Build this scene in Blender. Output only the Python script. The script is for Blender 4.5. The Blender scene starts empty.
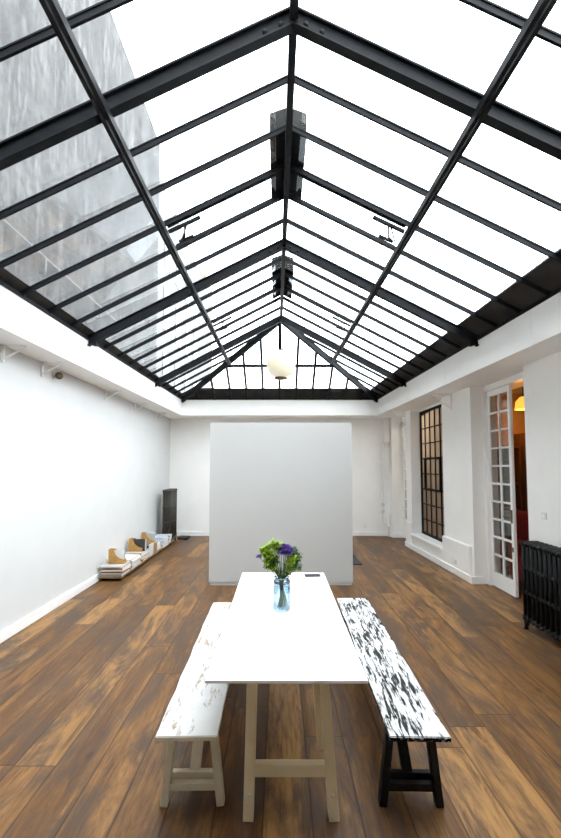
import bpy, bmesh, math, random
from mathutils import Vector, Matrix
random.seed(11)
R = math.radians
C = bpy.context.scene.collection
sc = bpy.context.scene

# ------------------------------------------------------------------ materials
def new_mat(name):
    m = bpy.data.materials.new(name); m.use_nodes = True
    nt = m.node_tree; nt.nodes.clear()
    out = nt.nodes.new('ShaderNodeOutputMaterial')
    return m, nt, out

class N:
    """tiny node builder"""
    def __init__(s, nt): s.nt = nt
    def n(s, typ, **kw):
        nd = s.nt.nodes.new(typ)
        for k, v in kw.items(): setattr(nd, k, v)
        return nd
    def link(s, a, b): s.nt.links.new(a, b)
    def put(s, sock, v):
        if isinstance(v, bpy.types.NodeSocket): s.link(v, sock)
        else: sock.default_value = v
    def math(s, op, a, b=0.0, c=None):
        nd = s.n('ShaderNodeMath', operation=op)
        s.put(nd.inputs[0], a); s.put(nd.inputs[1], b)
        if c is not None: s.put(nd.inputs[2], c)
        return nd.outputs[0]
    def noise(s, vec, scale, detail=4, rough=.55, dist=0.0):
        nd = s.n('ShaderNodeTexNoise')
        if vec is not None: s.link(vec, nd.inputs['Vector'])
        nd.inputs['Scale'].default_value = scale; nd.inputs['Detail'].default_value = detail
        nd.inputs['Roughness'].default_value = rough; nd.inputs['Distortion'].default_value = dist
        return nd.outputs['Fac']
    def obj(s): return s.n('ShaderNodeTexCoord').outputs['Object']
    def scaled(s, vec, sx, sy, sz):
        nd = s.n('ShaderNodeMapping'); s.link(vec, nd.inputs['Vector'])
        nd.inputs['Scale'].default_value = (sx, sy, sz); return nd.outputs[0]
    def ramp(s, fac, stops, interp='LINEAR'):
        nd = s.n('ShaderNodeValToRGB'); nd.color_ramp.interpolation = interp
        el = nd.color_ramp.elements
        while len(el) < len(stops): el.new(.5)
        for e, (p, c) in zip(el, stops):
            e.position = p; e.color = (c[0], c[1], c[2], 1) if not isinstance(c, (int, float)) else (c, c, c, 1)
        s.link(fac, nd.inputs[0]); return nd.outputs[0]
    def mix(s, fac, a, b, blend='MIX'):
        nd = s.n('ShaderNodeMix', data_type='RGBA', blend_type=blend)
        s.put(nd.inputs[0], fac)
        for i, v in ((6, a), (7, b)):
            if isinstance(v, bpy.types.NodeSocket): s.link(v, nd.inputs[i])
            else: nd.inputs[i].default_value = (v[0], v[1], v[2], 1)
        return nd.outputs[2]
    def bsdf(s, col, rough=.5, metal=0.0, spec=.5, bump=None, bstr=.2, bdist=.01):
        b = s.n('ShaderNodeBsdfPrincipled')
        if isinstance(col, bpy.types.NodeSocket): s.link(col, b.inputs['Base Color'])
        else: b.inputs['Base Color'].default_value = (col[0], col[1], col[2], 1)
        s.put(b.inputs['Roughness'], rough)
        b.inputs['Metallic'].default_value = metal
        b.inputs['Specular IOR Level'].default_value = spec
        if bump is not None:
            bp = s.n('ShaderNodeBump'); bp.inputs['Strength'].default_value = bstr; bp.inputs['Distance'].default_value = bdist
            s.link(bump, bp.inputs['Height']); s.link(bp.outputs[0], b.inputs['Normal'])
        return b

def plain(name, col, rough=.5, metal=0.0, spec=.5, var=.06, scale=6, bump=0.0, sx=1, sy=1, sz=1):
    m, nt, out = new_mat(name); k = N(nt)
    v = k.scaled(k.obj(), sx, sy, sz)
    f = k.noise(v, scale, 4)
    lo = tuple(max(0, c * (1 - var)) for c in col); hi = tuple(min(1, c * (1 + var)) for c in col)
    c = k.ramp(f, [(.3, lo), (.7, hi)])
    b = k.bsdf(c, rough, metal, spec, bump=f if bump else None, bstr=bump)
    nt.links.new(b.outputs[0], out.inputs[0]); return m

def glass_mat(name, tint, refl=.08, veil=0.0, rough=.02, veilcol=(.9, .9, .9), dirt=False):
    m, nt, out = new_mat(name); k = N(nt)
    t = k.n('ShaderNodeBsdfTransparent'); t.inputs[0].default_value = (*tint, 1)
    g = k.n('ShaderNodeBsdfGlossy'); g.inputs['Roughness'].default_value = rough; g.inputs[0].default_value = (.9, .95, 1, 1)
    fr = k.n('ShaderNodeLayerWeight'); fr.inputs[0].default_value = .25
    fac = k.math('MULTIPLY', fr.outputs['Fresnel'], refl / .06)
    fac = k.math('MINIMUM', fac, .6)
    mx = k.n('ShaderNodeMixShader'); k.link(fac, mx.inputs[0]); k.link(t.outputs[0], mx.inputs[1]); k.link(g.outputs[0], mx.inputs[2])
    res = mx.outputs[0]
    if veil > 0:
        tr = k.n('ShaderNodeBsdfTranslucent'); tr.inputs[0].default_value = (*veilcol, 1)
        m2 = k.n('ShaderNodeMixShader')
        if dirt:
            d = k.noise(k.scaled(k.obj(), 1, 1.4, 1), 2.2, 6, .65)
            k.link(k.math('MULTIPLY', k.math('ADD', d, .5), veil), m2.inputs[0])
        else: m2.inputs[0].default_value = veil
        k.link(res, m2.inputs[1]); k.link(tr.outputs[0], m2.inputs[2]); res = m2.outputs[0]
    nt.links.new(res, out.inputs[0]); return m

def emit_mat(name, col, strength, body=None):
    m, nt, out = new_mat(name); k = N(nt)
    b = k.bsdf(body or col, .4)
    b.inputs['Emission Color'].default_value = (*col, 1); b.inputs['Emission Strength'].default_value = strength
    nt.links.new(b.outputs[0], out.inputs[0]); return m

def floor_mat():
    m, nt, out = new_mat('oak_planks'); k = N(nt)
    o = k.obj(); sep = k.n('ShaderNodeSeparateXYZ'); k.link(o, sep.inputs[0])
    x, y = sep.outputs[0], sep.outputs[1]
    W, L = .245, 2.7
    u = k.math('DIVIDE', k.math('ADD', x, 100.04), W)
    row = k.math('FLOOR', u)
    wn = k.n('ShaderNodeTexWhiteNoise', noise_dimensions='1D'); k.link(row, wn.inputs['W'])
    v = k.math('ADD', k.math('DIVIDE', y, L), k.math('MULTIPLY', wn.outputs[0], 7.3))
    col = k.math('FLOOR', v)
    cmb = k.n('ShaderNodeCombineXYZ'); k.link(row, cmb.inputs[0]); k.link(col, cmb.inputs[1])
    w2 = k.n('ShaderNodeTexWhiteNoise', noise_dimensions='2D'); k.link(cmb.outputs[0], w2.inputs['Vector'])
    rnd = w2.outputs['Value']
    # grain runs along the plank, shifted per plank
    sh = k.n('ShaderNodeVectorMath', operation='MULTIPLY_ADD')
    k.link(w2.outputs['Color'], sh.inputs[0]); sh.inputs[1].default_value = (9, 9, 9); k.link(o, sh.inputs[2])
    g1 = k.noise(k.scaled(sh.outputs[0], 6, .7, 1), 1.5, 9, .74, 1.1)
    g2 = k.noise(k.scaled(sh.outputs[0], 34, 2.2, 1), 1.5, 5, .7)
    cloud = k.noise(k.scaled(sh.outputs[0], 2.6, .8, 1), 1.5, 6, .65, 1.0)
    base = k.ramp(rnd, [(0, (.092, .042, .014)), (.3, (.190, .092, .030)), (.55, (.122, .057, .019)), (.8, (.31, .162, .056)), (1, (.155, .072, .024))])
    c = k.mix(k.ramp(g1, [(.36, .9), (.50, 0.0)]), base, (.055, .025, .011), 'MIX')
    c = k.mix(k.ramp(g1, [(.52, 0.0), (.74, .6)]), c, (.42, .22, .075))
    c = k.mix(k.ramp(cloud, [(.45, 0.0), (.60, .85)]), c, (.066, .042, .028))
    c = k.mix(k.ramp(g2, [(.36, .5), (.5, 0.0)]), c, (.055, .027, .012))
    # small dark knots
    vo = k.n('ShaderNodeTexVoronoi'); k.link(k.scaled(sh.outputs[0], 2.2, 1.1, 1), vo.inputs['Vector']); vo.inputs['Scale'].default_value = 1.3
    c = k.mix(k.ramp(vo.outputs['Distance'], [(.03, .8), (.075, 0.0)]), c, (.05, .026, .014))
    # seams
    fu = k.math('FRACT', u); fv = k.math('FRACT', v)
    du = k.math('MULTIPLY', k.math('MINIMUM', fu, k.math('SUBTRACT', 1.0, fu)), W)
    dv = k.math('MULTIPLY', k.math('MINIMUM', fv, k.math('SUBTRACT', 1.0, fv)), L)
    seam = k.ramp(k.math('MINIMUM', du, dv), [(.0, 1.0), (.006, 0.0)])
    c = k.mix(k.math('MULTIPLY', seam, .92), c, (.02, .011, .006))
    rg = k.math('ADD', k.math('MULTIPLY', g1, .25), .30)
    b = k.bsdf(c, rg, 0, .2, bump=k.math('SUBTRACT', g1, k.math('MULTIPLY', seam, 1.2)), bstr=.12, bdist=.006)
    nt.links.new(b.outputs[0], out.inputs[0]); return m

def chipped(name, paint, under, amount, sx, sy, edge=.05, scale=3.0):
    m, nt, out = new_mat(name); k = N(nt)
    v = k.scaled(k.obj(), sx, sy, 6)
    f = k.noise(v, scale, 8, .68, .5); f2 = k.noise(k.scaled(k.obj(), 3, 1.6, 3), 2, 4, .6)
    t = k.math('ADD', k.math('MULTIPLY', f, .75), k.math('MULTIPLY', f2, .30))
    mask = k.ramp(t, [(amount - edge, 1.0), (amount + edge, 0.0)])
    soft = k.noise(k.obj(), 9, 4)
    pc = k.mix(k.ramp(soft, [(.35, 0.0), (.75, .5)]), paint, tuple(c * .86 for c in paint))
    c = k.mix(mask, pc, under)
    b = k.bsdf(c, .55, 0, .15, bump=k.math('SUBTRACT', 1.0, mask), bstr=.25, bdist=.003)
    nt.links.new(b.outputs[0], out.inputs[0]); return m

M = {}
M['floor'] = floor_mat()
M['wall'] = plain('white_wall_paint', (.92, .915, .895), .6, var=.02, scale=2.5, bump=.05)
M['wall_l'] = plain('light_offset_white', (.66, .67, .67), .6, var=.02, scale=2.5, bump=.05)  # white wall colour greyed to offset the stronger light on the left
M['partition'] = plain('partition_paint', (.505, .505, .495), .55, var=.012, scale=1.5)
M['trim'] = plain('white_gloss_paint', (.90, .90, .89), .4, var=.02)
M['steel'] = plain('dark_steel', (.008, .009, .011), .55, .0, .12, var=.25, scale=14)
M['flash'] = plain('dark_flashing', (.030, .029, .028), .7, .0, .15, var=.35, scale=5, bump=.15)
M['vent'] = plain('vent_metal', (.012, .0115, .010), .6, .0, .1, var=.2, scale=6)
M['glass'] = glass_mat('roof_glass', (.95, .97, .98), .015, .003, .03, (.95, .97, 1), True)
M['pane'] = glass_mat('door_glass', (.86, .86, .84), .012)
M['obscure'] = glass_mat('rippled_window_glass', (.55, .53, .50), .05, .5, .15, (.66, .58, .48))
M['jar'] = glass_mat('blue_jar_glass', (.86, .93, .97), .12, .01, .02, (.4, .65, .85))
M['water'] = glass_mat('jar_water', (.93, .96, .95), .05)
M['table'] = plain('table_white', (.88, .88, .88), .45, var=.008)
M['raw'] = chipped('washed_pine', (.74, .63, .42), (.33, .26, .17), .36, 5, 5, .08)
M['bench_w'] = chipped('worn_white_paint', (.60, .60, .59), (.30, .23, .15), .447, 9, 1.8, .03)
M['bench_leg'] = chipped('worn_cream_legs', (.70, .63, .48), (.36, .30, .21), .37, 5, 5, .05)
M['bench_b'] = chipped('white_over_black_paint', (.60, .60, .60), (.004, .0045, .005), .505, 14, 1.7, .02, 4.6)
M['edge_b'] = chipped('chipped_edge_black', (.55, .55, .55), (.004, .0045, .005), .60, 6, 4, .03, 4.6)
M['black_leg'] = chipped('black_worn_legs', (.012, .012, .014), (.20, .20, .19), .37, 12, 12, .05)
M['rad'] = plain('radiator_black', (.007, .0073, .008), .5, .0, .2, var=.2, scale=20)
M['rad2'] = plain('radiator_bronze', (.050, .045, .039), .5, .0, .3, var=.2, scale=20)
M['cable'] = plain('grey_cable', (.10, .10, .10), .6)
M['globe'] = emit_mat('opal_globe', (1, .90, .70), .12, (.52, .48, .37))
M['brass'] = plain('aged_brass', (.16, .12, .06), .45, .6)
M['phone'] = plain('phone_black', (.015, .016, .018), .2)
M['screen'] = plain('phone_screen', (.008, .008, .01), .06)
M['hatch'] = plain('dark_mat', (.030, .026, .024), .9, scale=60, var=.3)
M['concrete'] = None
M['plastic'] = plain('white_plastic', (.75, .75, .73), .35, var=.01)
M['stem'] = plain('stem_green', (.07, .14, .025), .5, var=.25, scale=20)
M['leaf'] = plain('lime_leaf', (.27, .41, .015), .5, var=.35, scale=30)
M['leaf_d'] = plain('green_leaf', (.045, .12, .012), .5, var=.3, scale=30)
M['petal'] = plain('violet_petal', (.17, .085, .40), .6, var=.35, scale=40)
M['cork'] = plain('file_board', (.43, .235, .06), .7, var=.18, scale=14)
M['filewhite'] = plain('file_white', (.78, .77, .74), .6, var=.03)
M['plankwood'] = plain('low_plank', (.24, .15, .08), .6, var=.25, scale=5, sx=4, sy=.6)
M['warmwall'] = plain('ochre_wall', (.36, .20, .075), .7, var=.12, scale=2)
M['tanwall'] = plain('tan_wall', (.46, .40, .33), .7, var=.06, scale=2)
M['darkwood'] = plain('walnut', (.14, .06, .022), .4, var=.35, scale=3, sx=8, sy=8, sz=.6)
M['redcloth'] = plain('red_fabric', (.22, .02, .02), .9, var=.2, scale=30)
M['blackcloth'] = plain('black_fabric', (.02, .02, .022), .9)
M['amber'] = emit_mat('amber_shade', (1, .40, .05), .45, (.8, .4, .1))
def concrete():
    m, nt, out = new_mat('weathered_render'); k = N(nt)
    o = k.obj()
    a = k.noise(k.scaled(o, 1, 1, .8), .9, 8, .7); st = k.noise(k.scaled(o, 5, 5, .7), 1.4, 6, .7, .6); fine = k.noise(o, 5, 5, .7)
    c = k.ramp(a, [(.36, (.038, .038, .038)), (.62, (.072, .071, .070))])
    c = k.mix(k.ramp(st, [(.50, 0.0), (.66, .7)]), c, (.135, .134, .131))
    c = k.mix(k.ramp(fine, [(.36, .6), (.5, 0.0)]), c, (.034, .034, .034))
    b = k.bsdf(c, .9, 0, .2, bump=fine, bstr=.3)
    nt.links.new(b.outputs[0], out.inputs[0]); return m
M['concrete'] = concrete()
M['paleblock'] = plain('pale_render', (.125, .125, .124), .9, var=.05, scale=.6)
M['cream'] = plain('cream_render', (.17, .15, .10), .9, var=.05, scale=.6)
M['darkpane'] = plain('far_window', (.08, .081, .083), .2)

# ------------------------------------------------------------------ mesh builder
class MB:
    def __init__(s): s.bm = bmesh.new()
    def _mi(s, faces, mi):
        for f in faces: f.material_index = mi
    def hexa(s, P, mi=0, bev=0.0):
        vs = [s.bm.verts.new(p) for p in P]
        F = [(0, 3, 2, 1), (4, 5, 6, 7), (0, 1, 5, 4), (1, 2, 6, 5), (2, 3, 7, 6), (3, 0, 4, 7)]
        fs = [s.bm.faces.new([vs[i] for i in f]) for f in F]
        s._mi(fs, mi)
        if bev > 0:
            es = list({e for f in fs for e in f.edges})
            r = bmesh.ops.bevel(s.bm, geom=es, offset=bev, segments=2, profile=.6, affect='EDGES')
            s._mi(r['faces'], mi)
        return s
    def box(s, x0, x1, y0, y1, z0, z1, mi=0, bev=0.0):
        return s.hexa([(x0, y0, z0), (x1, y0, z0), (x1, y1, z0), (x0, y1, z0), (x0, y0, z1), (x1, y0, z1), (x1, y1, z1), (x0, y1, z1)], mi, bev)
    def bar(s, a, b, w, h, up=(0, 0, 1), mi=0, bev=0.0, off=0.0):
        """box from a to b, w wide sideways, h along 'up'; off shifts along up"""
        a, b, up = Vector(a), Vector(b), Vector(up)
        d = (b - a).normalized(); sd = d.cross(up).normalized(); u = sd.cross(d).normalized()
        P = []
        for q, t in ((-.5, -1), (.5, -1), (.5, 1), (-.5, 1)):
            pass
        lo, hi = off - h / 2, off + h / 2
        P = [a - sd * w / 2 + u * lo, a + sd * w / 2 + u * lo, b + sd * w / 2 + u * lo, b - sd * w / 2 + u * lo,
             a - sd * w / 2 + u * hi, a + sd * w / 2 + u * hi, b + sd * w / 2 + u * hi, b - sd * w / 2 + u * hi]
        return s.hexa(P, mi, bev)
    def prism(s, poly, z0, z1, mi=0, bev=0.0):
        """plan polygon (x,y) counter-clockwise extruded in z"""
        lo = [s.bm.verts.new((x, y, z0)) for x, y in poly]; hi = [s.bm.verts.new((x, y, z1)) for x, y in poly]
        n = len(poly); fs = [s.bm.faces.new(lo[::-1]), s.bm.faces.new(hi)]
        for i in range(n): fs.append(s.bm.faces.new((lo[i], lo[(i + 1) % n], hi[(i + 1) % n], hi[i])))
        s._mi(fs, mi)
        if bev > 0:
            r = bmesh.ops.bevel(s.bm, geom=list({e for f in fs for e in f.edges}), offset=bev, segments=2, affect='EDGES'); s._mi(r['faces'], mi)
        return s
    def sideprism(s, poly, y0, y1, mi=0):
        """(x,z) polygon extruded along y"""
        lo = [s.bm.verts.new((x, y0, z)) for x, z in poly]; hi = [s.bm.verts.new((x, y1, z)) for x, z in poly]
        n = len(poly); fs = [s.bm.faces.new(lo), s.bm.faces.new(hi[::-1])]
        for i in range(n): fs.append(s.bm.faces.new((lo[(i + 1) % n], lo[i], hi[i], hi[(i + 1) % n])))
        s._mi(fs, mi); return s
    def tube(s, pts, r, seg=8, mi=0, cap=True, flat=1.0):
        pts = [Vector(p) for p in pts]; rings = []; rr = r if isinstance(r, (list, tuple)) else [r] * len(pts)
        prev = None
        for i, p in enumerate(pts):
            d = (pts[min(i + 1, len(pts) - 1)] - pts[max(i - 1, 0)]).normalized()
            if prev is None:
                a = Vector((0, 0, 1)) if abs(d.z) < .9 else Vector((1, 0, 0))
                e1 = d.cross(a).normalized()
            else: e1 = (prev - d * prev.dot(d)).normalized()
            prev = e1; e2 = d.cross(e1)
            rings.append([s.bm.verts.new(p + (e1 * math.cos(t) + e2 * math.sin(t) * flat) * rr[i]) for t in [2 * math.pi * j / seg for j in range(seg)]])
        fs = []
        for i in range(len(rings) - 1):
            for j in range(seg): fs.append(s.bm.faces.new((rings[i][j], rings[i][(j + 1) % seg], rings[i + 1][(j + 1) % seg], rings[i + 1][j])))
        if cap: fs.append(s.bm.faces.new(rings[0][::-1])); fs.append(s.bm.faces.new(rings[-1]))
        s._mi(fs, mi)
        for f in fs: f.smooth = True
        return s
    def lathe(s, prof, c=(0, 0, 0), seg=24, mi=0):
        rings = []; fs = []
        for r, z in prof:
            if r < 1e-5: rings.append([s.bm.verts.new((c[0], c[1], c[2] + z))])
            else: rings.append([s.bm.verts.new((c[0] + r * math.cos(2 * math.pi * j / seg), c[1] + r * math.sin(2 * math.pi * j / seg), c[2] + z)) for j in range(seg)])
        for a, b in zip(rings, rings[1:]):
            for j in range(seg):
                q = [a[j % len(a)], a[(j + 1) % len(a)], b[(j + 1) % len(b)], b[j % len(b)]]
                u = []
                for v in q:
                    if v not in u: u.append(v)
                if len(u) > 2: fs.append(s.bm.faces.new(u))
        s._mi(fs, mi)
        for f in fs: f.smooth = True
        return s
    def face(s, P, mi=0):
        f = s.bm.faces.new([s.bm.verts.new(p) for p in P]); f.material_index = mi; return s
    def build(s, name, mats, parent=None, loc=None, kind=None, label=None, recalc=True):
        if recalc: bmesh.ops.recalc_face_normals(s.bm, faces=s.bm.faces)
        me = bpy.data.meshes.new(name); s.bm.to_mesh(me); s.bm.free()
        for m in (mats if isinstance(mats, (list, tuple)) else [mats]): me.materials.append(M[m])
        o = bpy.data.objects.new(name, me); C.objects.link(o)
        if parent: o.parent = parent
        if loc: o.location = loc
        if kind: o['kind'] = kind
        if label: o['label'] = label
        return o

def thing(name, label, cat, loc=(0, 0, 0), rz=0, group=None, kind=None):
    o = bpy.data.objects.new(name, None); C.objects.link(o); o.empty_display_size = .1
    o.location = loc; o.rotation_euler = (0, 0, rz)
    if kind: o['kind'] = kind
    if label: o['label'] = label
    if cat: o['category'] = cat
    if group: o['group'] = group
    return o
def tag(o, label, cat, group=None):
    o['label'] = label; o['category'] = cat
    if group: o['group'] = group
    return o
def copy_tree(o, parent=None):
    c = o.copy(); C.objects.link(c)
    if parent: c.parent = parent
    for ch in list(o.children): copy_tree(ch, c)
    return c

# ------------------------------------------------------------------ room lines
ZS, ZT, ZR = 2.96, 3.33, 4.60            # soffit, top of beams, ridge
Y0, YB, YW, YA = -2.8, 9.5, 10.16, 7.60  # room front, back beam face, back wall, hip apex
YS = 1.1                                  # skylight cut short here; added unseen ceiling behind dims the foreground
XL = lambda y: -(2.42 - .0165 * (y - 4))
XR = lambda y: 2.54 - .033 * (y - 4)
XC = lambda y: .092 - .010 * (y - 2.4)
XW = lambda y: 2.915 - .03 * (y - 6)
WL = -2.77
ST = 'structure'

# floor, walls
MB().box(-3.3, 7.2, Y0 - .4, 10.9, -.1, 0).build('floor', 'floor', kind=ST)
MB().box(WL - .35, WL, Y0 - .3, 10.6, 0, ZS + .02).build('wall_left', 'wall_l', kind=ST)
MB().box(WL, 7.2, YW, YW + .35, 0, ZS + .02).build('wall_back', 'wall', kind=ST)
wf = MB(); wf.box(WL - .35, 3.6, Y0 - .35, Y0, 0, ZT)
wf.build('wall_front', 'wall', kind=ST)
MB().box(WL, WL + .022, Y0, 6.0, 0, .105, bev=.006).box(WL, WL + .022, 6.0, YW, 0, .105, bev=.006).build('baseboard_left', 'trim', kind=ST)
MB().box(WL + .022, 2.75, YW - .02, YW, 0, .105, bev=.006).build('baseboard_back', 'trim', kind=ST)

# right wall: near length, pillars, recesses
DX = 3.125                                 # door plane
ya, yb, yc, yd, ye, yf = 4.78, 6.05, 7.05, 8.60, 8.92, 9.92
wr = MB()
wr.prism([(XW(Y0), Y0), (3.62, Y0), (3.62, ya), (XW(ya), ya)], 0, ZS + .02)
wr.prism([(XW(yb), yb), (3.30, yb), (3.30, yc), (XW(yc), yc)], 0, ZS + .02)
wr.prism([(XW(yd), yd), (3.30, yd), (3.30, ye), (XW(ye), ye)], 0, ZS + .02)
wr.prism([(XW(yf), yf), (3.30, yf), (3.30, YW), (XW(YW), YW)], 0, ZS + .02)
wr.prism([(XW(yc), yc), (3.30, yc), (3.30, yd), (XW(yd), yd)], 0, .30)           # under window
wr.box(3.04, 3.30, yc, yd, 2.90, ZS + .02)                                      # over window
wr.box(DX + .0, 3.30, ya, yb, 2.895, ZS + .02)                                  # over door
wr.box(3.05, 3.30, ye, yf, 2.76, ZS + .02)
wr.build('wall_right', 'wall', kind=ST)
# dado blocks and skirting on the right
def dado(y0, y1, h):
    b = MB(); e = .038
    P = [(XW(y0) - e, y0), (XW(y0), y0), (XW(y1), y1), (XW(y1) - e, y1)]
    b.prism(P, 0, h, bev=.012); return b
t1 = dado(yb + .06, yc + .02, .545); t1.build('trim_1', 'wall', kind=ST)
t2 = dado(yd - .03, ye - .01, .55); t2.build('trim_2', 'wall', kind=ST)
t3 = dado(yf + .02, YW - .005, .55); t3.build('trim_3', 'wall', kind=ST)
ts = MB(); ts.prism([(XW(yc) - .055, yc + .02), (3.05, yc + .02), (3.05, yd - .02), (XW(yd) - .055, yd - .02)], .285, .33, bev=.008)
ts.build('trim_4', 'trim', kind=ST)
br = MB()
def skirt(y0, y1, e):
    br.prism([(XW(y0) - e, y0), (XW(y0) - e + .02, y0), (XW(y1) - e + .02, y1), (XW(y1) - e, y1)], 0, .11, bev=.005)
skirt(yb, ye, .058); skirt(Y0, ya, .022)
br.box(XW(yb) - .058, DX - .07, yb - .02, yb, 0, .11, bev=.005)
br.box(XW(yf) - .02, 3.1, yf - .02, yf, 0, .11, bev=.005)
br.build('baseboard_right', 'trim', kind=ST)

# beams round the skylight (soffit below, white fascia towards the room)
def beam(name, poly):
    return MB().prism(poly, ZS, ZT).build(name, 'wall', kind=ST)
bl = beam('trim_5', [(XL(Y0), Y0), (XL(YB), YB), (-3.15, YB), (-3.15, Y0)][::-1])
brr = beam('trim_6', [(XR(Y0), Y0), (3.7, Y0), (3.7, YB), (XR(YB), YB)])
bb = beam('trim_7', [(-3.15, YB), (3.7, YB), (3.7, YW + .35), (-3.15, YW + .35)])
MB().box(-3.15, 3.7, Y0 - .35, YS, ZT, ZT + .12).build('ceiling_light_block', 'wall', kind=ST)  # unseen solid ceiling, added to block skylight from behind the camera
gw = MB(); gw.hexa([(XL(YS), YS - .08, ZT + .1), (XR(YS), YS - .08, ZT + .1), (XR(YS), YS, ZT + .1), (XL(YS), YS, ZT + .1), (XC(YS) - .02, YS - .08, ZR + .07), (XC(YS) + .02, YS - .08, ZR + .07), (XC(YS) + .02, YS, ZR + .07), (XC(YS) - .02, YS, ZR + .07)])
gw.build('wall_gable', 'wall', kind=ST)
# fine joints on the fascia boards: raised cover strips
sl = MB()
for y in (3.85, 6.4, 8.0): sl.box(XL(y) - .004, XL(y) + .004, y, y + .012, ZS + .01, ZT - .01)
sl.build('cover_strip', 'wall', bl)
sl = MB()
for y in (3.95, 5.9, 7.4): sl.box(XR(y) - .004, XR(y) + .004, y, y + .012, ZS + .01, ZT - .01)
sl.build('cover_strip', 'wall', brr)
def bracket(y, side, parent):
    b = MB()
    if side < 0: xw, xt = WL, WL + .24
    else: xw, xt = XW(y), XW(y) - .33
    zb = ZS - (.17 if side < 0 else .28)
    b.bar((xw, y, ZS - .007), (xt, y, ZS - .007), .03, .013)
    b.bar((xw + (.012 if side < 0 else -.012), y, ZS), (xw + (.012 if side < 0 else -.012), y, zb), .03, .022, up=(1, 0, 0))
    b.bar((xt, y, ZS - .02), (xw, y, zb + .02), .018, .013, up=(0, 0, 1))
    b.build('bracket', 'trim', parent)
for y in (3.94, 4.6, 6.31, 7.63, 8.95): bracket(y, -1, bl)
bracket(6.66, 1, brr); bracket(8.85, 1, brr); bracket(3.6, 1, brr)

# ------------------------------------------------------------------ skylight
sky = thing('ceiling', None, None, (0, 0, 0), kind=ST)
nL = lambda y: Vector((-(ZR - ZT), 0, XC(y) - XL(y))).normalized()
nR = lambda y: Vector(((ZR - ZT), 0, XR(y) - XC(y))).normalized()
def pl(side, y, t, lift=0.0):
    """point on a slope at depth y, t = 0 at the ridge and 1 at the eave"""
    xe = XL(y) if side < 0 else XR(y); n = nL(y) if side < 0 else nR(y)
    return Vector((XC(y) + (xe - XC(y)) * t, y, ZR + (ZT - ZR) * t)) + n * lift
def tmin(y):
    return 0.0 if y <= YA else (y - YA) / (YB - YA)
GL = .055                                   # glass lies this far above the reference slope
trusses = [2.385, 4.965, 7.55]
bars = []
for a, b in zip(trusses, trusses[1:]):
    bars += [a + (b - a) * i / 6 for i in range(1, 6)]
bars += [1.95, 1.52]
bars += [7.98, 8.41, 8.84, 9.2]
for side in (-1, 1):
    for y in trusses:                       # rolled I-section rafters
        n = nL(y) if side < 0 else nR(y); a, b = pl(side, y, 0.0), pl(side, y, 1.015)
        m = MB()
        m.bar(a, b, .062, .012, n, off=-.058); m.bar(a, b, .014, .095, n, off=-.006); m.bar(a, b, .06, .012, n, off=.042)
        m.bar(pl(side, y, .97, -.03), pl(side, y, .97, -.03) + Vector((0, 0, -.08)), .05, .045, (1, 0, 0))   # foot lug
        r = m.build('rafter', 'steel', sky)
        gp = MB()                                                                   # bolted plate at the ridge
        for s2 in (.035, .075):
            p = pl(side, y, s2, -.02); gp.tube([p + Vector((0, -.02, 0)), p + Vector((0, .02, 0))], .016, 8)
        gp.build('bolt', 'steel', r)
    for y in bars:
        n = nL(y) if side < 0 else nR(y)
        t0 = tmin(y)
        m = MB(); m.bar(pl(side, y, t0), pl(side, y, 1.0), .028, .010, n, off=.048); m.bar(pl(side, y, t0), pl(side, y, 1.0), .016, .036, n, off=.026)
        m.build('glazing_bar', 'steel', sky)
    # purlin: two angles back to back under the bars
    m = MB(); tp = .475
    for q in (-.019, .019):
        a, b = pl(side, YS, tp, -.075), pl(side, YA + tp * (YB - YA) - .01, tp, -.075)
        dx = Vector((q, 0, 0)); m.bar(a + dx, b + dx, .026, .05); 
    m.build('purlin', 'steel', sky)
    # hip rafter
    xe = XL(YB) if side < 0 else XR(YB)
    a, b = Vector((XC(YA), YA, ZR)), Vector((xe, YB, ZT))
    m = MB(); m.bar(a, b, .06, .10, off=-.02); m.bar(a, b, .085, .012, off=.035); m.build('hip_rafter', 'steel', sky)
# ridge
m = MB(); m.bar((XC(YS), YS, ZR + .01), (XC(YA), YA, ZR + .01), .052, .11); m.build('ridge_beam', 'steel', sky)
# hip end bars
HC = XC(YA)
for i in range(-5, 6):
    x = .012 + .388 * i
    if x < 0: t0 = (x - HC) / (XL(YB) - HC)
    else: t0 = (x - HC) / (XR(YB) - HC)
    t0 = max(0.0, t0)
    a, b = Vector((x, YA + (YB - YA) * t0, ZR + (ZT - ZR) * t0)), Vector((x, YB, ZT))
    n = Vector((0, (ZR - ZT), (YB - YA))).normalized()
    m = MB(); m.bar(a, b, .056, .012, n, off=.046); m.bar(a, b, .030, .05, n, off=.02); m.build('glazing_bar', 'steel', sky)
m = MB(); yy, zz = YA + .5 * (YB - YA), ZR + .5 * (ZT - ZR) - .05
m.bar((HC + (XL(YB) - HC) * .5, yy, zz), (HC - .28, yy, zz), .03, .06); m.bar((HC + .30, yy, zz), (HC + (XR(YB) - HC) * .5, yy, zz), .03, .06)
m.build('purlin', 'steel', sky)
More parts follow.
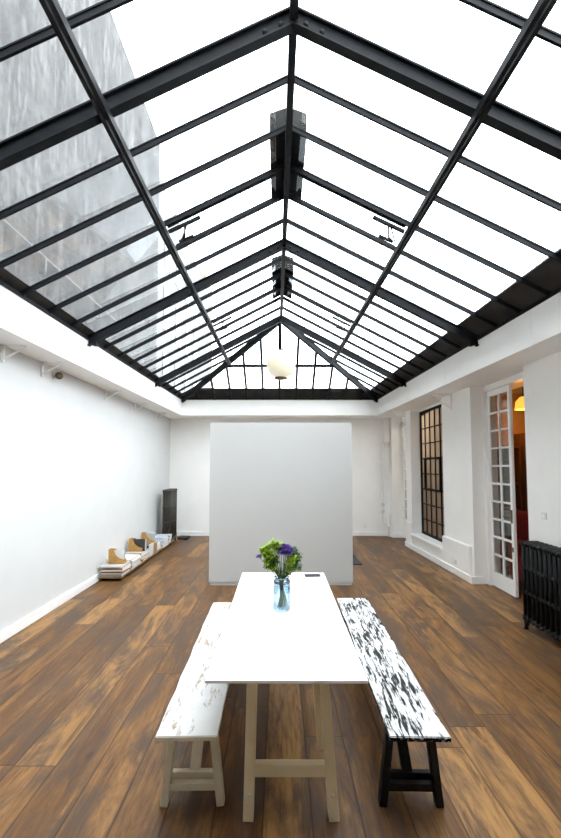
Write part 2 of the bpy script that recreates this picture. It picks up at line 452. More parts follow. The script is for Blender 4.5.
# flashings / dark eave panels
def slope_strip(side, t0, t1, lift0, lift1, ya_, yb_):
    m = MB(); P = []
    for lf in (lift0, lift1):
        P += [pl(side, ya_, t0, lf), pl(side, ya_, t1, lf), pl(side, yb_(t1), t1, lf), pl(side, yb_(t0), t0, lf)]
    m.hexa(P); return m
hipy = lambda t: YA + (YB - YA) * t
slope_strip(1, .885, 1.02, .048, .075, YS, hipy).build('flashing', 'flash', sky)
slope_strip(-1, .955, 1.02, .048, .075, YS, hipy).build('flashing', 'flash', sky)
m = MB(); P = []
for lf in (.045, .075):
    for t, sgn in ((.87, 0), (1.02, 0), (1.02, 1), (.87, 1)):
        x = HC + ((XR(YB) if sgn else XL(YB)) - HC) * t
        P.append((x, hipy(t), ZR + (ZT - ZR) * t + lf))
m.hexa(P).build('flashing', 'flash', sky)
# eave angle
m = MB()
m.hexa([(XL(Y0) - .05, Y0, ZT), (XL(Y0) + .015, Y0, ZT), (XL(YB) + .015, YB, ZT), (XL(YB) - .05, YB, ZT)] + [(XL(Y0) - .05, Y0, ZT + .035), (XL(Y0) + .015, Y0, ZT + .035), (XL(YB) + .015, YB, ZT + .035), (XL(YB) - .05, YB, ZT + .035)])
m.hexa([(XR(Y0) - .015, Y0, ZT), (XR(Y0) + .05, Y0, ZT), (XR(YB) + .05, YB, ZT), (XR(YB) - .015, YB, ZT)] + [(XR(Y0) - .015, Y0, ZT + .035), (XR(Y0) + .05, Y0, ZT + .035), (XR(YB) + .05, YB, ZT + .035), (XR(YB) - .015, YB, ZT + .035)])
m.box(XL(YB), XR(YB), YB - .015, YB + .05, ZT, ZT + .035)
m.build('eave_angle', 'steel', sky)
# glass: one sheet per slope
for side in (-1, 1):
    t1 = .887 if side > 0 else .957
    slope_strip(side, .0, t1, GL + .001, GL + .007, YS, hipy).build('glass', 'glass', sky)
m = MB(); P = []
for lf in (.058, .064):
    for t, sgn in ((.02, 0), (.872, 0), (.872, 1), (.02, 1)):
        x = HC + ((XR(YB) if sgn else XL(YB)) - HC) * t
        P.append((x, hipy(t), ZR + (ZT - ZR) * t + lf))
m.hexa(P).build('glass', 'glass', sky)
# opening lights above the purlin with their stays
def vent(side, y0, y1):
    f = MB()
    n = nL(y0) if side < 0 else nR(y0)
    f.bar(pl(side, y0 + .03, .03), pl(side, y0 + .03, .455), .02, .03, n, off=.02)
    f.bar(pl(side, y1 - .035, .03), pl(side, y1 - .035, .455), .036, .04, n, off=.012)
    o = f.build('vent_sash', 'steel', sky)
    s = MB()
    p = pl(side, y0 + .03, .40, -.04); q = pl(side, y0 + .14, .44, -.10)
    s.bar(pl(side, y0 + .035, .34, -.035), pl(side, y0 + .035, .46, -.03), .03, .026, n)
    s.tube([p, p + Vector((.0, .02, -.10)), q], .009, 6)
    s.tube([p + Vector((.02, 0, 0)), q + Vector((.02, 0, 0))], .007, 6)
    s.bar(q, q + Vector((-side * .14, -.02, .05)), .022, .022)
    s.build('window_stay', 'steel', o)
for side in (-1, 1):
    vent(side, 3.675, 4.105 if side > 0 else 4.09); vent(side, 6.255, 6.68)

# ridge ventilators riding on the glass
for i, (y0, y1) in enumerate(((3.30, 4.14), (5.72, 6.68))):
    cx = XC((y0 + y1) / 2); w = .16
    dz = w * (ZR - ZT) / 2.42
    rt = thing('ridge_ventilator', ['dark metal ridge ventilator box astride the roof ridge, the bigger nearer one in view',
               'dark metal ridge ventilator box astride the ridge, the smaller one above the globe lamp'][i], 'roof vent', (cx, (y0 + y1) / 2, ZR + .075))
    h = (y1 - y0) / 2
    b = MB(); b.sideprism([(-w, -dz), (0, .0), (w, -dz), (w, .13), (-w, .13)], -h, h); b.build('body', 'vent', rt)
    c = MB(); c.sideprism([(-w, .13), (w, .13), (0, .19)], -h, h); c.build('cap', 'vent', rt)

# ------------------------------------------------------------------ globe pendant
gy, gz, gr = 7.45, 3.665, .27
gx = .038
pend = thing('pendant_lamp', 'white opal globe pendant lamp hanging from the roof ridge', 'lamp', (gx, gy, ZR - .04))
MB().tube([(0, 0, .02), (0, 0, gz + gr - ZR + .04)], .014, 8).build('rod', 'steel', pend)
MB().lathe([(.0, .05), (.05, .045), (.055, .0), (.0, 0)], (0, 0, gz + gr - ZR - .01 + .03)).build('holder', 'steel', pend)
g = MB(); N_ = 16
prof = [(0, gr)] + [(gr * math.sin(math.pi * i / N_), gr * math.cos(math.pi * i / N_)) for i in range(1, N_ - 1)] + [(.11, -gr * .965), (0, -gr * .965)]
g.lathe(prof, (0, 0, gz - ZR + .04), 32).build('globe', 'globe', pend)
MB().lathe([(0, .012), (.118, .012), (.125, 0), (.118, -.015), (0, -.02)], (0, 0, gz - ZR + .04 - gr * .97), 24).build('bottom_cap', 'brass', pend)

# ------------------------------------------------------------------ outside
MB().box(-4.75, -4.35, -6, 14.0, 0, 13.5).build('wall_neighbour', 'concrete', kind=ST)
cb = MB(); cb.tube([(-4.25, 1.0, 5.55), (-4.25, 10.5, 5.53)], .014, 6)
for y in (2.6, 4.9, 7.08, 9.3): cb.tube([(-4.25, y, 5.54), (-4.25, y, 5.24)], .018, 6); cb.tube([(-4.35, y, 5.25), (-4.24, y, 5.25)], .014, 6)
tag(cb.build('wall_rail', 'cable'), 'thin dark rail on stand-offs along the grey neighbouring wall outside', 'rail')
nb = thing('building', 'pale building beyond the grey neighbouring wall, seen through the left roof glass', 'building', (-6.6, 19.5, 0))
MB().box(-2, 1.9, -4.6, 7, 0, 13.2).build('wall', 'paleblock', nb)
for k in range(4):
    for j in range(3):
        MB().box(1.88, 1.93, -3.6 + 1.9 * k, -2.7 + 1.9 * k, 4.6 + 2.7 * j, 6.4 + 2.7 * j).build('window', 'darkpane', nb)
nb2 = thing('building', 'cream building glimpsed farther off through the left roof glass', 'building', (-6.0, 30, 0))
MB().box(-.6, .55, -1, 2, 0, 16.0).build('wall', 'cream', nb2)
MB().box(-.2, .1, -.6, -.2, 16.0, 16.8).build('chimney', 'cream', nb2)

# ------------------------------------------------------------------ steel window (between the pillars)
w1 = thing('window_1', None, None, (3.06, 0, 0), kind=ST)
zb, zt = .33, 2.91
fr = MB(); fr.box(-.025, .03, yc, yc + .05, zb, zt); fr.box(-.025, .03, yd - .05, yd, zb, zt); fr.box(-.025, .03, yc, yd, zb, zb + .05)
poly = [(yc, zt), (yd, zt), (yd, zt - .10)] + [(yd - (yd - yc) * i / 8, zt - .10 + .055 * math.sin(math.pi * i / 8)) for i in range(1, 8)] + [(yc, zt - .10)]
lo = [fr.bm.verts.new((-.025, a, b)) for a, b in poly]; hi = [fr.bm.verts.new((.03, a, b)) for a, b in poly]
fr.bm.faces.new(lo); fr.bm.faces.new(hi[::-1])
for i in range(len(poly)): fr.bm.faces.new((lo[i], lo[(i + 1) % len(poly)], hi[(i + 1) % len(poly)], hi[i]))
fr.build('window_frame', 'steel', w1)
gb = MB(); nc, nr = 6, 8
ys = [yd - (yd - yc) * i / nc for i in range(1, nc)]; zs = [zb + (zt - .06 - zb) * j / nr for j in range(1, nr)]
for y in ys: gb.box(-.015, .02, y - .011, y + .011, zb, zt - .04)
for z in zs: gb.box(-.015, .02, yc, yd, z - .011, z + .011)
gb.build('glazing_bars', 'steel', w1)
cs = MB(); ya1, ya2, za1, za2 = ys[0], ys[3], zs[2], zs[4]
for a in (ya1, ya2): cs.box(-.035, .03, a - .022, a + .022, za1 - .02, za2 + .02)
for a in (za1, za2): cs.box(-.035, .03, ya2, ya1, a - .022, a + .022)
cs.build('casement', 'steel', w1)
MB().box(.004, .008, yc, yd, zb, zt).build('glass', 'obscure', w1)

# ------------------------------------------------------------------ glazed doors
def leaf(parent, y0, y1, z0, z1, cols, rows, bottom, st=.055, thick=.04, glass='pane'):
    """leaf hung in the plane x = 0 of its parent"""
    m = MB(); h = thick / 2
    m.box(-h, h, y0, y0 + st, z0, z1, bev=.004); m.box(-h, h, y1 - st, y1, z0, z1, bev=.004)
    m.box(-h, h, y0 + st, y1 - st, z0, z0 + bottom); m.box(-h, h, y0 + st, y1 - st, z1 - .08, z1)
    a, b, c, d = y0 + st, y1 - st, z0 + bottom, z1 - .08
    for i in range(1, cols): y = a + (b - a) * i / cols; m.box(-h + .006, h - .006, y - .014, y + .014, c, d)
    for j in range(1, rows): z = c + (d - c) * j / rows; m.box(-h + .006, h - .006, a, b, z - .013, z + .013)
    o = m.build('door_leaf', 'trim', parent)
    MB().box(-.003, .003, a, b, c, d).build('glass', glass, o)
    return o
d1 = thing('door_1', None, None, (DX + .03, 0, 0), kind=ST)
f = MB(); f.box(-.06, .05, yb - .065, yb, 0, 2.90, bev=.004); f.box(-.06, .05, ya, ya + .06, 0, 2.90, bev=.004); f.box(-.06, .05, ya, yb, 2.865, 2.93, bev=.004)
f.build('door_frame', 'trim', d1)
lf = leaf(d1, 5.40, yb - .068, .012, 2.86, 2, 10, .20)
hd = MB(); hd.box(-.035, -.022, 5.415, 5.445, .98, 1.16, bev=.003); hd.tube([(-.03, 5.43, 1.07), (-.075, 5.43, 1.07), (-.075, 5.54, 1.065)], .008, 8)
hd.box(-.034, -.022, 5.41, 5.44, .60, .66); hd.build('handle', 'brass', lf)
# second leaf swung open into the room beyond
op = thing('open_leaf', None, None, (.03, ya + .065, 0), -R(88)); op.parent = d1
l2 = leaf(op, 0.0, .55, .012, 2.86, 2, 10, .20)
d2 = thing('door_2', None, None, (3.08, 0, 0), kind=ST)
f = MB(); f.box(-.03, .05, ye, ye + .05, 0, 2.77); f.box(-.03, .05, yf - .05, yf, 0, 2.77); f.box(-.03, .05, ye, yf, 2.72, 2.78); f.build('door_frame', 'trim', d2)
leaf(d2, ye + .052, yf - .052, .012, 2.715, 3, 9, .46, glass='pane')

# ------------------------------------------------------------------ rooms beyond the right wall
MB().box(5.6, 5.75, 3.4, 7.0, 0, 3.1).build('wall_far', 'warmwall', kind=ST)
MB().box(3.30, 5.75, 6.98, 7.05, 0, 3.1).build('wall_divider', 'warmwall', kind=ST)
MB().box(3.62, 5.75, 3.3, 3.42, 0, 3.1).build('wall_side', 'warmwall', kind=ST)
MB().box(3.30, 5.75, 3.3, 10.3, 3.02, 3.12).build('ceiling_beyond', 'tanwall', kind=ST)
MB().box(4.6, 4.75, 7.05, 10.2, 0, 3.1).build('wall_corridor', 'tanwall', kind=ST)
wd = thing('bookcase', 'tall dark wooden bookcase in the warm lit room behind the glazed door panes', 'bookcase', (3.68, 6.80, 0))
MB().box(-.33, -.30, -.17, .17, 0, 2.05).box(.30, .33, -.17, .17, 0, 2.05).box(-.30, .30, .14, .17, .05, 2.05).box(-.33, .33, -.17, .17, 2.05, 2.09).build('body', 'darkwood', wd)
for k_, z in enumerate((.08, .55, 1.0, 1.45)): MB().box(-.30, .30, -.16, .14, z, z + .03).build('shelf', 'darkwood', wd)
# dark wooden wardrobe seen through the open half of the door
cp = thing('wardrobe', 'brown wooden wardrobe seen through the open half of the glazed door', 'wardrobe', (4.40, 6.70, 0))
MB().box(-.36, .36, -.25, .27, 0, 2.30, bev=.01).build('body', 'darkwood', cp)
for x0, x1 in ((-.345, -.006), (.006, .345)):
    dd = MB().box(x0, x1, -.275, -.25, .1, 2.24, bev=.006).box(x0 + .06, x1 - .06, -.283, -.27, .25, 2.1, bev=.004).build('door', 'darkwood', cp)
    MB().tube([(x1 - .03 if x0 < -.1 else x0 + .03, -.275, 1.1), (x1 - .03 if x0 < -.1 else x0 + .03, -.31, 1.1)], [.010, .018], 10).build('knob', 'brass', dd)
ar = thing('armchair', 'dark red armchair low behind the open half of the glazed door', 'armchair', (3.80, 5.80, 0), R(-35))
MB().box(-.36, .36, -.34, .34, .14, .46, bev=.05).build('seat', 'redcloth', ar)
MB().box(-.38, .38, .20, .38, .40, 1.06, bev=.06).build('backrest', 'redcloth', ar)
for s_ in (-1, 1): MB().box(s_ * .36 - .07, s_ * .36 + .07, -.34, .30, .14, .64, bev=.05).build('armrest', 'redcloth', ar)
for sx in (-.3, .3):
    for sy in (-.28, .28): MB().tube([(sx, sy, 0), (sx, sy, .16)], .022, 8).build('leg', 'darkwood', ar)
lm = thing('ceiling_lamp', 'glowing amber lamp high up behind the open half of the glazed door', 'lamp', (3.93, 6.38, 0))
MB().tube([(0, 0, 3.02), (0, 0, 2.84)], .012, 8).build('rod', 'steel', lm)
MB().lathe([(.13, .0), (.11, .13), (.05, .2), (.0, .21)], (0, 0, 2.66), 20).build('lamp_shade', 'amber', lm)

# ------------------------------------------------------------------ white partition
pt = thing('partition', 'tall white free-standing partition in front of the back wall', 'partition', (.028, 5.98, 0))
MB().box(-1.06, 1.06, 0, .42, .045, 2.40, bev=.004).build('panel', 'partition', pt)
MB().box(-1.045, 1.045, .012, .41, 0, .045).build('plinth', 'partition', pt)
tag(MB().box(.6, 1.475, 7.2, 8.05, 0.001, .014, bev=.003).build('floor_mat', 'hatch'), 'dark mat on the floorboards behind the white partition', 'mat')

# ------------------------------------------------------------------ table
tb = thing('trestle_table', 'long white-topped trestle table with pale washed wooden legs', 'table', (.047, 2.865, 0), R(-.1))
MB().box(-.392, .372, -.935, .96, .735, .75, bev=.002).build('tabletop', 'table', tb)
def trestle(ysgn):
    y = -.765 * ysgn
    for s, (tx, bx) in ((-1, (-.180, -.198)), (1, (.178, .228))):
        l = MB(); l.bar((tx, y, .70), (bx, y, 0.0), .052, .055, (0, 1, 0), bev=.004)
        l = l.build('leg', 'raw', tb)
        if s > 0: MB().bar((tx - .034, y + .05 * ysgn, .70), (tx - .012, y + .05 * ysgn, .30), .03, .03, (0, 1, 0)).build('brace', 'raw', l)
        k = MB(); k.tube([(bx + (tx - bx) * .17, y - .030 * ysgn, .125), (bx + (tx - bx) * .17, y - .026 * ysgn, .125)], .010, 8); k.build('peg', 'bench_leg', l)
    MB().box(-.17, .195, y - .02, y + .02, .205, .265, bev=.004).build('stretcher', 'raw', tb)
    MB().box(-.30, .29, y - .03, y + .03, .675, .73, bev=.004).build('bearer', 'raw', tb)
trestle(1); trestle(-1)

# ------------------------------------------------------------------ benches
def bench(label, loc, rz, top, legm, half, w, inner):
    b = thing('bench', label, 'bench', loc, rz, )
    m = MB(); n = 14; random.seed(5 if inner > 0 else 9)          # hand-cut board: slightly uneven long edges
    L = [(-w / 2 + random.uniform(-.004, .004), -half + 2 * half * i / n) for i in range(n + 1)]
    Rr = [(w / 2 + random.uniform(-.004, .004), -half + 2 * half * i / n) for i in range(n + 1)]
    m.prism(Rr + L[::-1], .425, .45, bev=.004); [setattr(f_, 'material_index', 1) for f_ in m.bm.faces if abs(f_.normal.z) < .5]; m.build('seat', [top, 'edge_b' if inner > 0 else 'bench_leg'], b)
    for sy in (-1, 1):
        y = sy * (half - .18)
        for sx in (-1, 1):
            m = MB(); m.bar((sx * .098, y, .426), (sx * .146, y + sy * .0, 0), .040, .05, (0, 1, 0), bev=.004); m.build('leg', legm, b)
        MB().box(-.125, .125, y - .02, y + .012, .075, .112, bev=.003).build('stretcher', legm, b)
        MB().box(-.12, .12, y + (.03 if sy < 0 else -.06), y + (.06 if sy < 0 else -.03), .082, .132, bev=.003).build('stretcher', legm, b)
        m = MB(); m.bar((.0, y - sy * .045, .11), (.0, y - sy * .34, .426), .055, .03, (0, 1, 0), bev=.003); m.build('brace', legm, b)
        MB().box(-.12, .12, y - .03, y + .03, .395, .426, bev=.003).build('bearer', legm, b)
    return b
bench('long bench in worn white paint on cream legs, left of the table', (-.462, 2.955, 0), R(1.0), 'bench_w', 'bench_leg', .95, .30, -1)
bench('long bench with white paint flaking over black on black legs, right of the table', (.699, 3.015, 0), R(-1.1), 'bench_b', 'black_leg', 1.015, .295, 1)

# ------------------------------------------------------------------ phone, jar, flowers
ph = thing('phone', 'black phone lying flat at the far end of the white table', 'phone', (.305, 3.71, .75), R(4))
MB().box(-.072, .072, -.036, .036, .001, .010, bev=.003).build('body', 'phone', ph)
MB().box(-.062, .062, -.032, .032, .0101, .0106).build('screen', 'screen', ph)
JX, JY, JZ = .020, 2.86, .75
jar = thing('glass_jar', 'blue tinted glass preserving jar of water on the white table', 'jar', (JX, JY, JZ + .001))
JR = .064
outer = [(0, .0), (JR - .008, .0), (JR, .012), (JR, .150), (JR - .004, .170), (JR - .014, .188), (JR - .016, .196), (JR - .011, .200), (JR - .016, .205), (JR - .011, .210), (JR - .014, .222)]
inner = [(JR - .018, .222), (JR - .020, .192), (JR - .008, .168), (JR - .005, .150), (JR - .005, .016), (JR - .012, .010), (0, .010)]
MB().lathe(outer + inner, seg=32).build('jar_body', 'jar', jar)
MB().lathe([(0, .0105), (JR - .012, .0105), (JR - .006, .018), (JR - .006, .15), (0, .15)], seg=28).build('water', 'water', jar)
ring = MB()
for z in (.186, .196): ring.tube([( (JR - .008) * math.cos(2 * math.pi * i / 24), (JR - .008) * math.sin(2 * math.pi * i / 24), z) for i in range(25)], .004, 6, cap=False)
ring.build('wire_bail', 'cable', jar)

def leafquad(m, p, d, ln, wd, mi=0):
    d = d.normalized(); a = Vector((0, 0, 1)) if abs(d.z) < .9 else Vector((1, 0, 0))
    s = d.cross(a).normalized(); u = s.cross(d)
    mid = p + d * ln * .5 + u * ln * .12
    m.face([p, mid - s * wd / 2, p + d * ln, mid + s * wd / 2], mi)
def rv(rnd): return Vector((rnd.gauss(0, 1), rnd.gauss(0, 1), rnd.gauss(0, 1))).normalized()
def stem_curve(bx, by, tip):
    foot = Vector((bx, by, .014)); neck = Vector((tip.x * .14, tip.y * .14, .20))
    return [foot, foot.lerp(neck, .5), neck, neck.lerp(tip, .45) + Vector((0, 0, .012)), tip]
def sprig(tip, label, group, rnd, mat, size):
    t = thing('green_sprig', label, 'flower', (JX, JY, JZ + .002), 0, group)
    a = rnd.uniform(0, 6.28); r = rnd.uniform(.03, .085)
    P = stem_curve(-tip.x * .25 + r * .4 * math.cos(a), -tip.y * .25 + r * .4 * math.sin(a), tip)
    m = MB(); m.tube(P, [.0040, .0040, .0034, .0024, .0016], 5)
    for k in range(7):
        e = tip + rv(rnd) * size * .7; m.tube([P[3].lerp(tip, .4 + .08 * k), e], .0011, 4)
    m.build('stem', 'stem', t)
    f = MB()
    for k in range(120):
        p = tip + rv(rnd) * size * rnd.uniform(.25, 1.0); leafquad(f, p, rv(rnd) + Vector((0, 0, .3)), rnd.uniform(.016, .030), rnd.uniform(.012, .02))
    f.build('leaves', mat, t, recalc=False)
    if rnd.random() < .6:
        f = MB()
        for k in range(5):
            p = P[2].lerp(P[3], rnd.uniform(.1, 1)); leafquad(f, p, rv(rnd) + Vector((0, 0, .4)), .045, .014)
        f.build('stem_leaves', 'leaf_d', t, recalc=False)
def violet(tip, label, group, rnd, size):
    t = thing('violet_flower', label, 'flower', (JX, JY, JZ + .002), 0, group)
    P = stem_curve(-tip.x * .3 + rnd.uniform(-.012, .012), -tip.y * .3 + rnd.uniform(-.012, .012), tip)
    MB().tube(P, [.003, .003, .0028, .0025, .002], 5).build('stem', 'stem', t)
    f = MB()
    for k in range(90):
        d = rv(rnd); d.z = abs(d.z) * .9 - .15
        leafquad(f, tip + d * size * .25, d, size * rnd.uniform(.6, .95), size * .30)
    f.build('petals', 'petal', t, recalc=False)
rnd = random.Random(3)
GT = [(-.125, .0, .40), (-.10, .03, .30), (-.07, -.02, .30), (.07, .0, .28), (-.100, .02, .405), (-.075, -.03, .375), (-.060, .03, .43), (-.035, .0, .440), (-.095, -.01, .335), (-.050, -.04, .340), (-.115, .03, .375), (-.02, .05, .40),
      (.085, .0, .335), (.108, .02, .355), (.075, .04, .385), (.100, -.02, .300), (.06, -.03, .345)]
for x, y, z in GT:
    L_ = x < .03
    sprig(Vector((x, y, z)), 'leafy lime green sprig on the left side of the bouquet in the jar' if L_ else 'leafy lime green sprig on the right side of the bouquet in the jar',
          'green sprigs on the left of the bouquet' if L_ else 'green sprigs on the right of the bouquet', rnd, 'leaf' if rnd.random() < .72 else 'leaf_d', .040)
for x, y, z in [(-.005, -.02, .405), (.030, -.03, .415), (.058, -.01, .405), (.018, .0, .425), (.042, .03, .415), (.015, -.04, .385), (.045, -.04, .385)]:
    violet(Vector((x, y, z)), 'violet flower in the dense clump at the centre of the bouquet', 'violet flowers in the centre clump', rnd, .033)
violet(Vector((-.160, -.04, .365)), 'single small violet flower at the left edge of the bouquet', None, rnd, .024)

# ------------------------------------------------------------------ radiators
def section(h, dep, mat, sp, mid=True):
    """one cast-iron section, thickness along y, depth along x"""
    m = MB(); nt = 4; r = dep / nt * .40; z0, z1 = .075, h - .02
    for i in range(nt):
        x = -dep / 2 + dep * (i + .5) / nt
        m.tube([(x, 0, z0 + .02), (x, 0, z1 - .02)], r, 8, flat=.95)
    for z in (z0 + .035, z1 - .035):
        m.tube([(-dep / 2 + .0, 0, z), (-dep / 2 + .02, 0, z), (dep / 2 - .02, 0, z), (dep / 2, 0, z)], [.018, .032, .032, .018], 8, flat=.8)
    for z in (z0 + .045, z1 - .045, *( (z0 + (z1 - z0) * .36, z0 + (z1 - z0) * .66) if mid else ())):
        m.tube([(-dep / 2 + .035, -sp / 2, z), (-dep / 2 + .035, sp / 2, z)], .026, 8); m.tube([(dep / 2 - .035, -sp / 2, z), (dep / 2 - .035, sp / 2, z)], .026, 8)
        m.tube([(-dep / 2 + .01, 0, z), (dep / 2 - .01, 0, z)], .022, 8)
    return m
def radiator(label, loc, n, sp, h, dep, mat):
    rt = thing('radiator', label, 'radiator', loc)
    first = section(h, dep, mat, sp).build('radiator_section', mat, rt, loc=(0, 0, 0))
    for k in range(1, n):
        c = first.copy(); C.objects.link(c); c.parent = rt; c.location = (0, k * sp, 0)
    for k in (0, n - 1):
        for s in (-1, 1): MB().tube([(s * dep * .36, k * sp, 0), (s * dep * .36, k * sp, .02), (s * dep * .36, k * sp, .09)], [.026, .018, .022], 8).build('foot', mat, rt)
    return rt
ra = radiator('black cast-iron column radiator standing before the right wall by the door', (2.745, 3.28, 0), 17, .0715, .965, .21, 'rad')
MB().tube([(0, 16 * .0715 + .03, .12), (0, 16 * .0715 + .09, .12), (0, 16 * .0715 + .09, .0)], .012, 8).build('valve_pipe', 'rad', ra)
rb = radiator('tall dark bronze cast-iron radiator in the far left corner', (-2.515, 9.04, 0), 9, .0615, 1.25, .21, 'rad2')
MB().tube([(.05, 8 * .0615 + .03, .12), (.05, .60, .12), (.05, .60, .0)], .014, 8).lathe([(0, .0), (.03, .0), (.03, .05), (0, .06)], (.05, .60, .12), 10).build('valve', 'brass', rb)
tag(MB().box(-2.42, -2.18, 9.63, 9.90, 0, .055, bev=.01).build('floor_box', 'hatch'), 'small dark low box on the floor beside the far left radiator', 'box')

# ------------------------------------------------------------------ wall fittings
def plate(name, label, cat, x0, x1, y0, y1, z0, z1, axis, grp=None):
    r = thing(name, label, cat, ((x0 + x1) / 2, (y0 + y1) / 2, (z0 + z1) / 2), 0, grp)
    a, b, c = (x1 - x0) / 2, (y1 - y0) / 2, (z1 - z0) / 2
    MB().box(-a, a, -b, b, -c, c, bev=.003).build('plate', 'plastic', r)
    if axis == 'x': return r, lambda s: MB().box(-a - .006, -a + .002, -b * s, b * s, -c * s, c * s, bev=.001)
    return r, lambda s: MB().box(-a * s, a * s, -b - .006, -b + .002, -c * s, c * s, bev=.001)
xs = XW(4.5)
r, k = plate('light_switch', 'white light switch on the right wall above the radiator', 'switch', xs - .012, xs, 4.46, 4.54, 1.155, 1.235, 'x'); k(.55).build('rocker', 'trim', r)
xs = XW(6.62) - .038
r, k = plate('wall_socket', 'white double socket low on the pillar between window and door', 'socket', xs - .012, xs, 6.54, 6.68, .17, .25, 'x'); k(.6).build('socket_face', 'trim', r)
r, k = plate('wall_socket', 'white socket low on the back wall right of the partition', 'socket', 2.13, 2.21, YW - .012, YW, .21, .29, 'y'); k(.6).build('socket_face', 'trim', r)
sp = thing('spotlight', 'small round metal spotlight high on the left wall under the beam', 'spotlight', (-2.70, 4.88, 2.86))
MB().box(-.07, -.05, -.03, .03, -.03, .03).tube([(-.06, 0, 0), (-.02, 0, .0)], .010, 6).build('mount', 'trim', sp)
MB().tube([(-.02, .02, .005), (.0, -.02, -.005), (.02, -.06, -.012)], [.03, .042, .045], 14).build('lamp_head', 'cable', sp)
MB().tube([(.0205, -.061, -.0122), (.0215, -.063, -.0125)], .034, 14).build('lens', 'brass', sp)
# pipework in the far right corner
du = thing('boxed_duct', 'white boxed duct under the beam in the far right corner', 'duct', (2.70, YW - .09, 0))
MB().box(-.075, .075, -.09, .085, 2.34, ZS, bev=.02).build('box', 'wall', du)
MB().prism([(-.06, -.07), (.06, -.07), (.06, .085), (-.06, .085)], 2.26, 2.34, bev=.02).build('collar', 'wall', du)
pp = thing('heating_pipe', 'white painted vertical pipe with valves in the far right corner', 'pipe', (2.60, YW - .06, 0))
MB().tube([(.03, 0, 2.30), (.0, 0, 2.15), (0, 0, .66), (.0, 0, .44), (.03, -.03, .34), (.12, -.04, .27), (.14, -.04, .22), (.14, -.04, .0)], .028, 10).build('pipe', 'trim', pp)
for z in (.80, .62): MB().tube([(0, -.02, z), (0, -.085, z)], [.022, .030], 10).lathe([(.036, -.035), (.042, -.02), (.042, .02), (.036, .035)], (0, 0, z), 12).build('valve', 'plastic', pp)
MB().lathe([(0, -.05), (.045, -.04), (.05, 0), (.045, .04), (0, .05)], (.14, -.04, .25), 14).build('elbow', 'trim', pp)

# ------------------------------------------------------------------ low plank with magazines and files
lp = thing('low_plank', 'long low wooden plank on blocks along the left wall, carrying magazines', 'shelf', (-2.565, 7.7, 0))
MB().box(-.18, .17, -1.52, 1.50, .045, .07, bev=.003).build('board', 'plankwood', lp)
for y in (-1.3, -.45, .45, 1.3): MB().box(-.15, .12, y - .04, y + .04, 0, .046).build('block', 'plankwood', lp)
COL = {'pale grey': (.46, .45, .43), 'white': (.68, .68, .67), 'cream': (.55, .46, .33), 'dark red': (.10, .02, .02), 'pale pink': (.80, .62, .56), 'grey green': (.22, .23, .18),
       'pale blue': (.42, .49, .60), 'black': (.025, .025, .03), 'brown': (.36, .19, .07), 'taupe': (.24, .21, .17)}
for k_, v_ in COL.items(): M['cover ' + k_] = plain('cover_' + k_.replace(' ', '_'), v_, .4, var=.05, scale=8)
M['paper'] = plain('page_edges', (.76, .74, .70), .8, var=.05, scale=60, sx=1, sy=1, sz=8)
ORD = ['bottom', 'second from the bottom', 'third from the bottom', 'fourth from the bottom', 'fifth from the bottom', 'sixth from the bottom', 'seventh from the bottom', 'eighth from the bottom', 'ninth from the bottom']
def magazine(x, y, z, w, l, h, col, label, grp, rz=0):
    t = thing('magazine', label, 'magazine', (x, y, z), rz, grp)
    a, b = w / 2, l / 2
    MB().box(-a, a, -b, b, 0, .0025).box(-a, a, -b, b, h - .0025, h).box(-a, a, -b, -b + .003, 0, h).build('cover', 'cover ' + col, t)
    MB().box(-a + .003, a - .004, -b + .0035, b - .004, .0026, h - .0026).build('pages', 'paper', t)
    return z + h
def stack(x, y, z, items, where, grp, w=.30, l=.36):
    rr = random.Random(int(y * 100)); n = len(items)
    for i, (col, h) in enumerate(items):
        nm = 'top' if i == n - 1 else ORD[i]
        z = magazine(x + rr.uniform(-.012, .012), y + rr.uniform(-.012, .012), z + .0004, w * rr.uniform(.95, 1.04), l * rr.uniform(.95, 1.03), h, col,
                     '%s magazine, %s %s' % (col, nm, where), grp, rr.uniform(-.05, .05))
    return z
zA = stack(-2.56, 6.37, .0705, [('grey green', .034), ('cream', .018), ('dark red', .022), ('pale pink', .018), ('taupe', .034), ('pale grey', .024)], 'of the nearest stack on the plank', 'magazines in the nearest stack', .335, .36)
zB = stack(-2.55, 6.80, .0705, [('white', .026), ('pale grey', .03), ('white', .022), ('pale blue', .026), ('white', .03), ('pale pink', .024)], 'of the stack just behind the first file', 'magazines in the second stack', .32, .40)
zC = stack(-2.57, 7.34, .0705, [('brown', .03), ('white', .03), ('black', .022), ('white', .03), ('pale grey', .03)], 'of the stack under the second file', 'magazines in the third stack', .31, .36)
zD = stack(-2.60, 7.76, .0705, [('white', .036), ('pale grey', .036), ('white', .03), ('pale blue', .03)], 'of the stack under the black book', 'magazines in the fourth stack', .31, .36)
zE = stack(-2.58, 8.15, .0705, [('brown', .03), ('white', .03), ('pale blue', .036), ('white', .03)], 'of the fifth stack from the front', 'magazines in the fifth stack', .31, .38)
zF = stack(-2.54, 8.52, .0705, [('white', .03), ('pale grey', .034), ('white', .036), ('pale blue', .034), ('white', .03), ('pale blue', .03)], 'of the last but one stack before the radiator', 'magazines in the sixth stack', .31, .38)
zG = stack(-2.53, 8.87, .0705, [('pale grey', .04), ('white', .036), ('pale blue', .034), ('white', .034), ('pale grey', .03)], 'of the last stack before the radiator', 'magazines in the seventh stack', .30, .24)
magazine(-2.58, 7.77, zD + .001, .24, .30, .045, 'black', 'thick black book lying on the fourth stack behind the second file', None, .1)
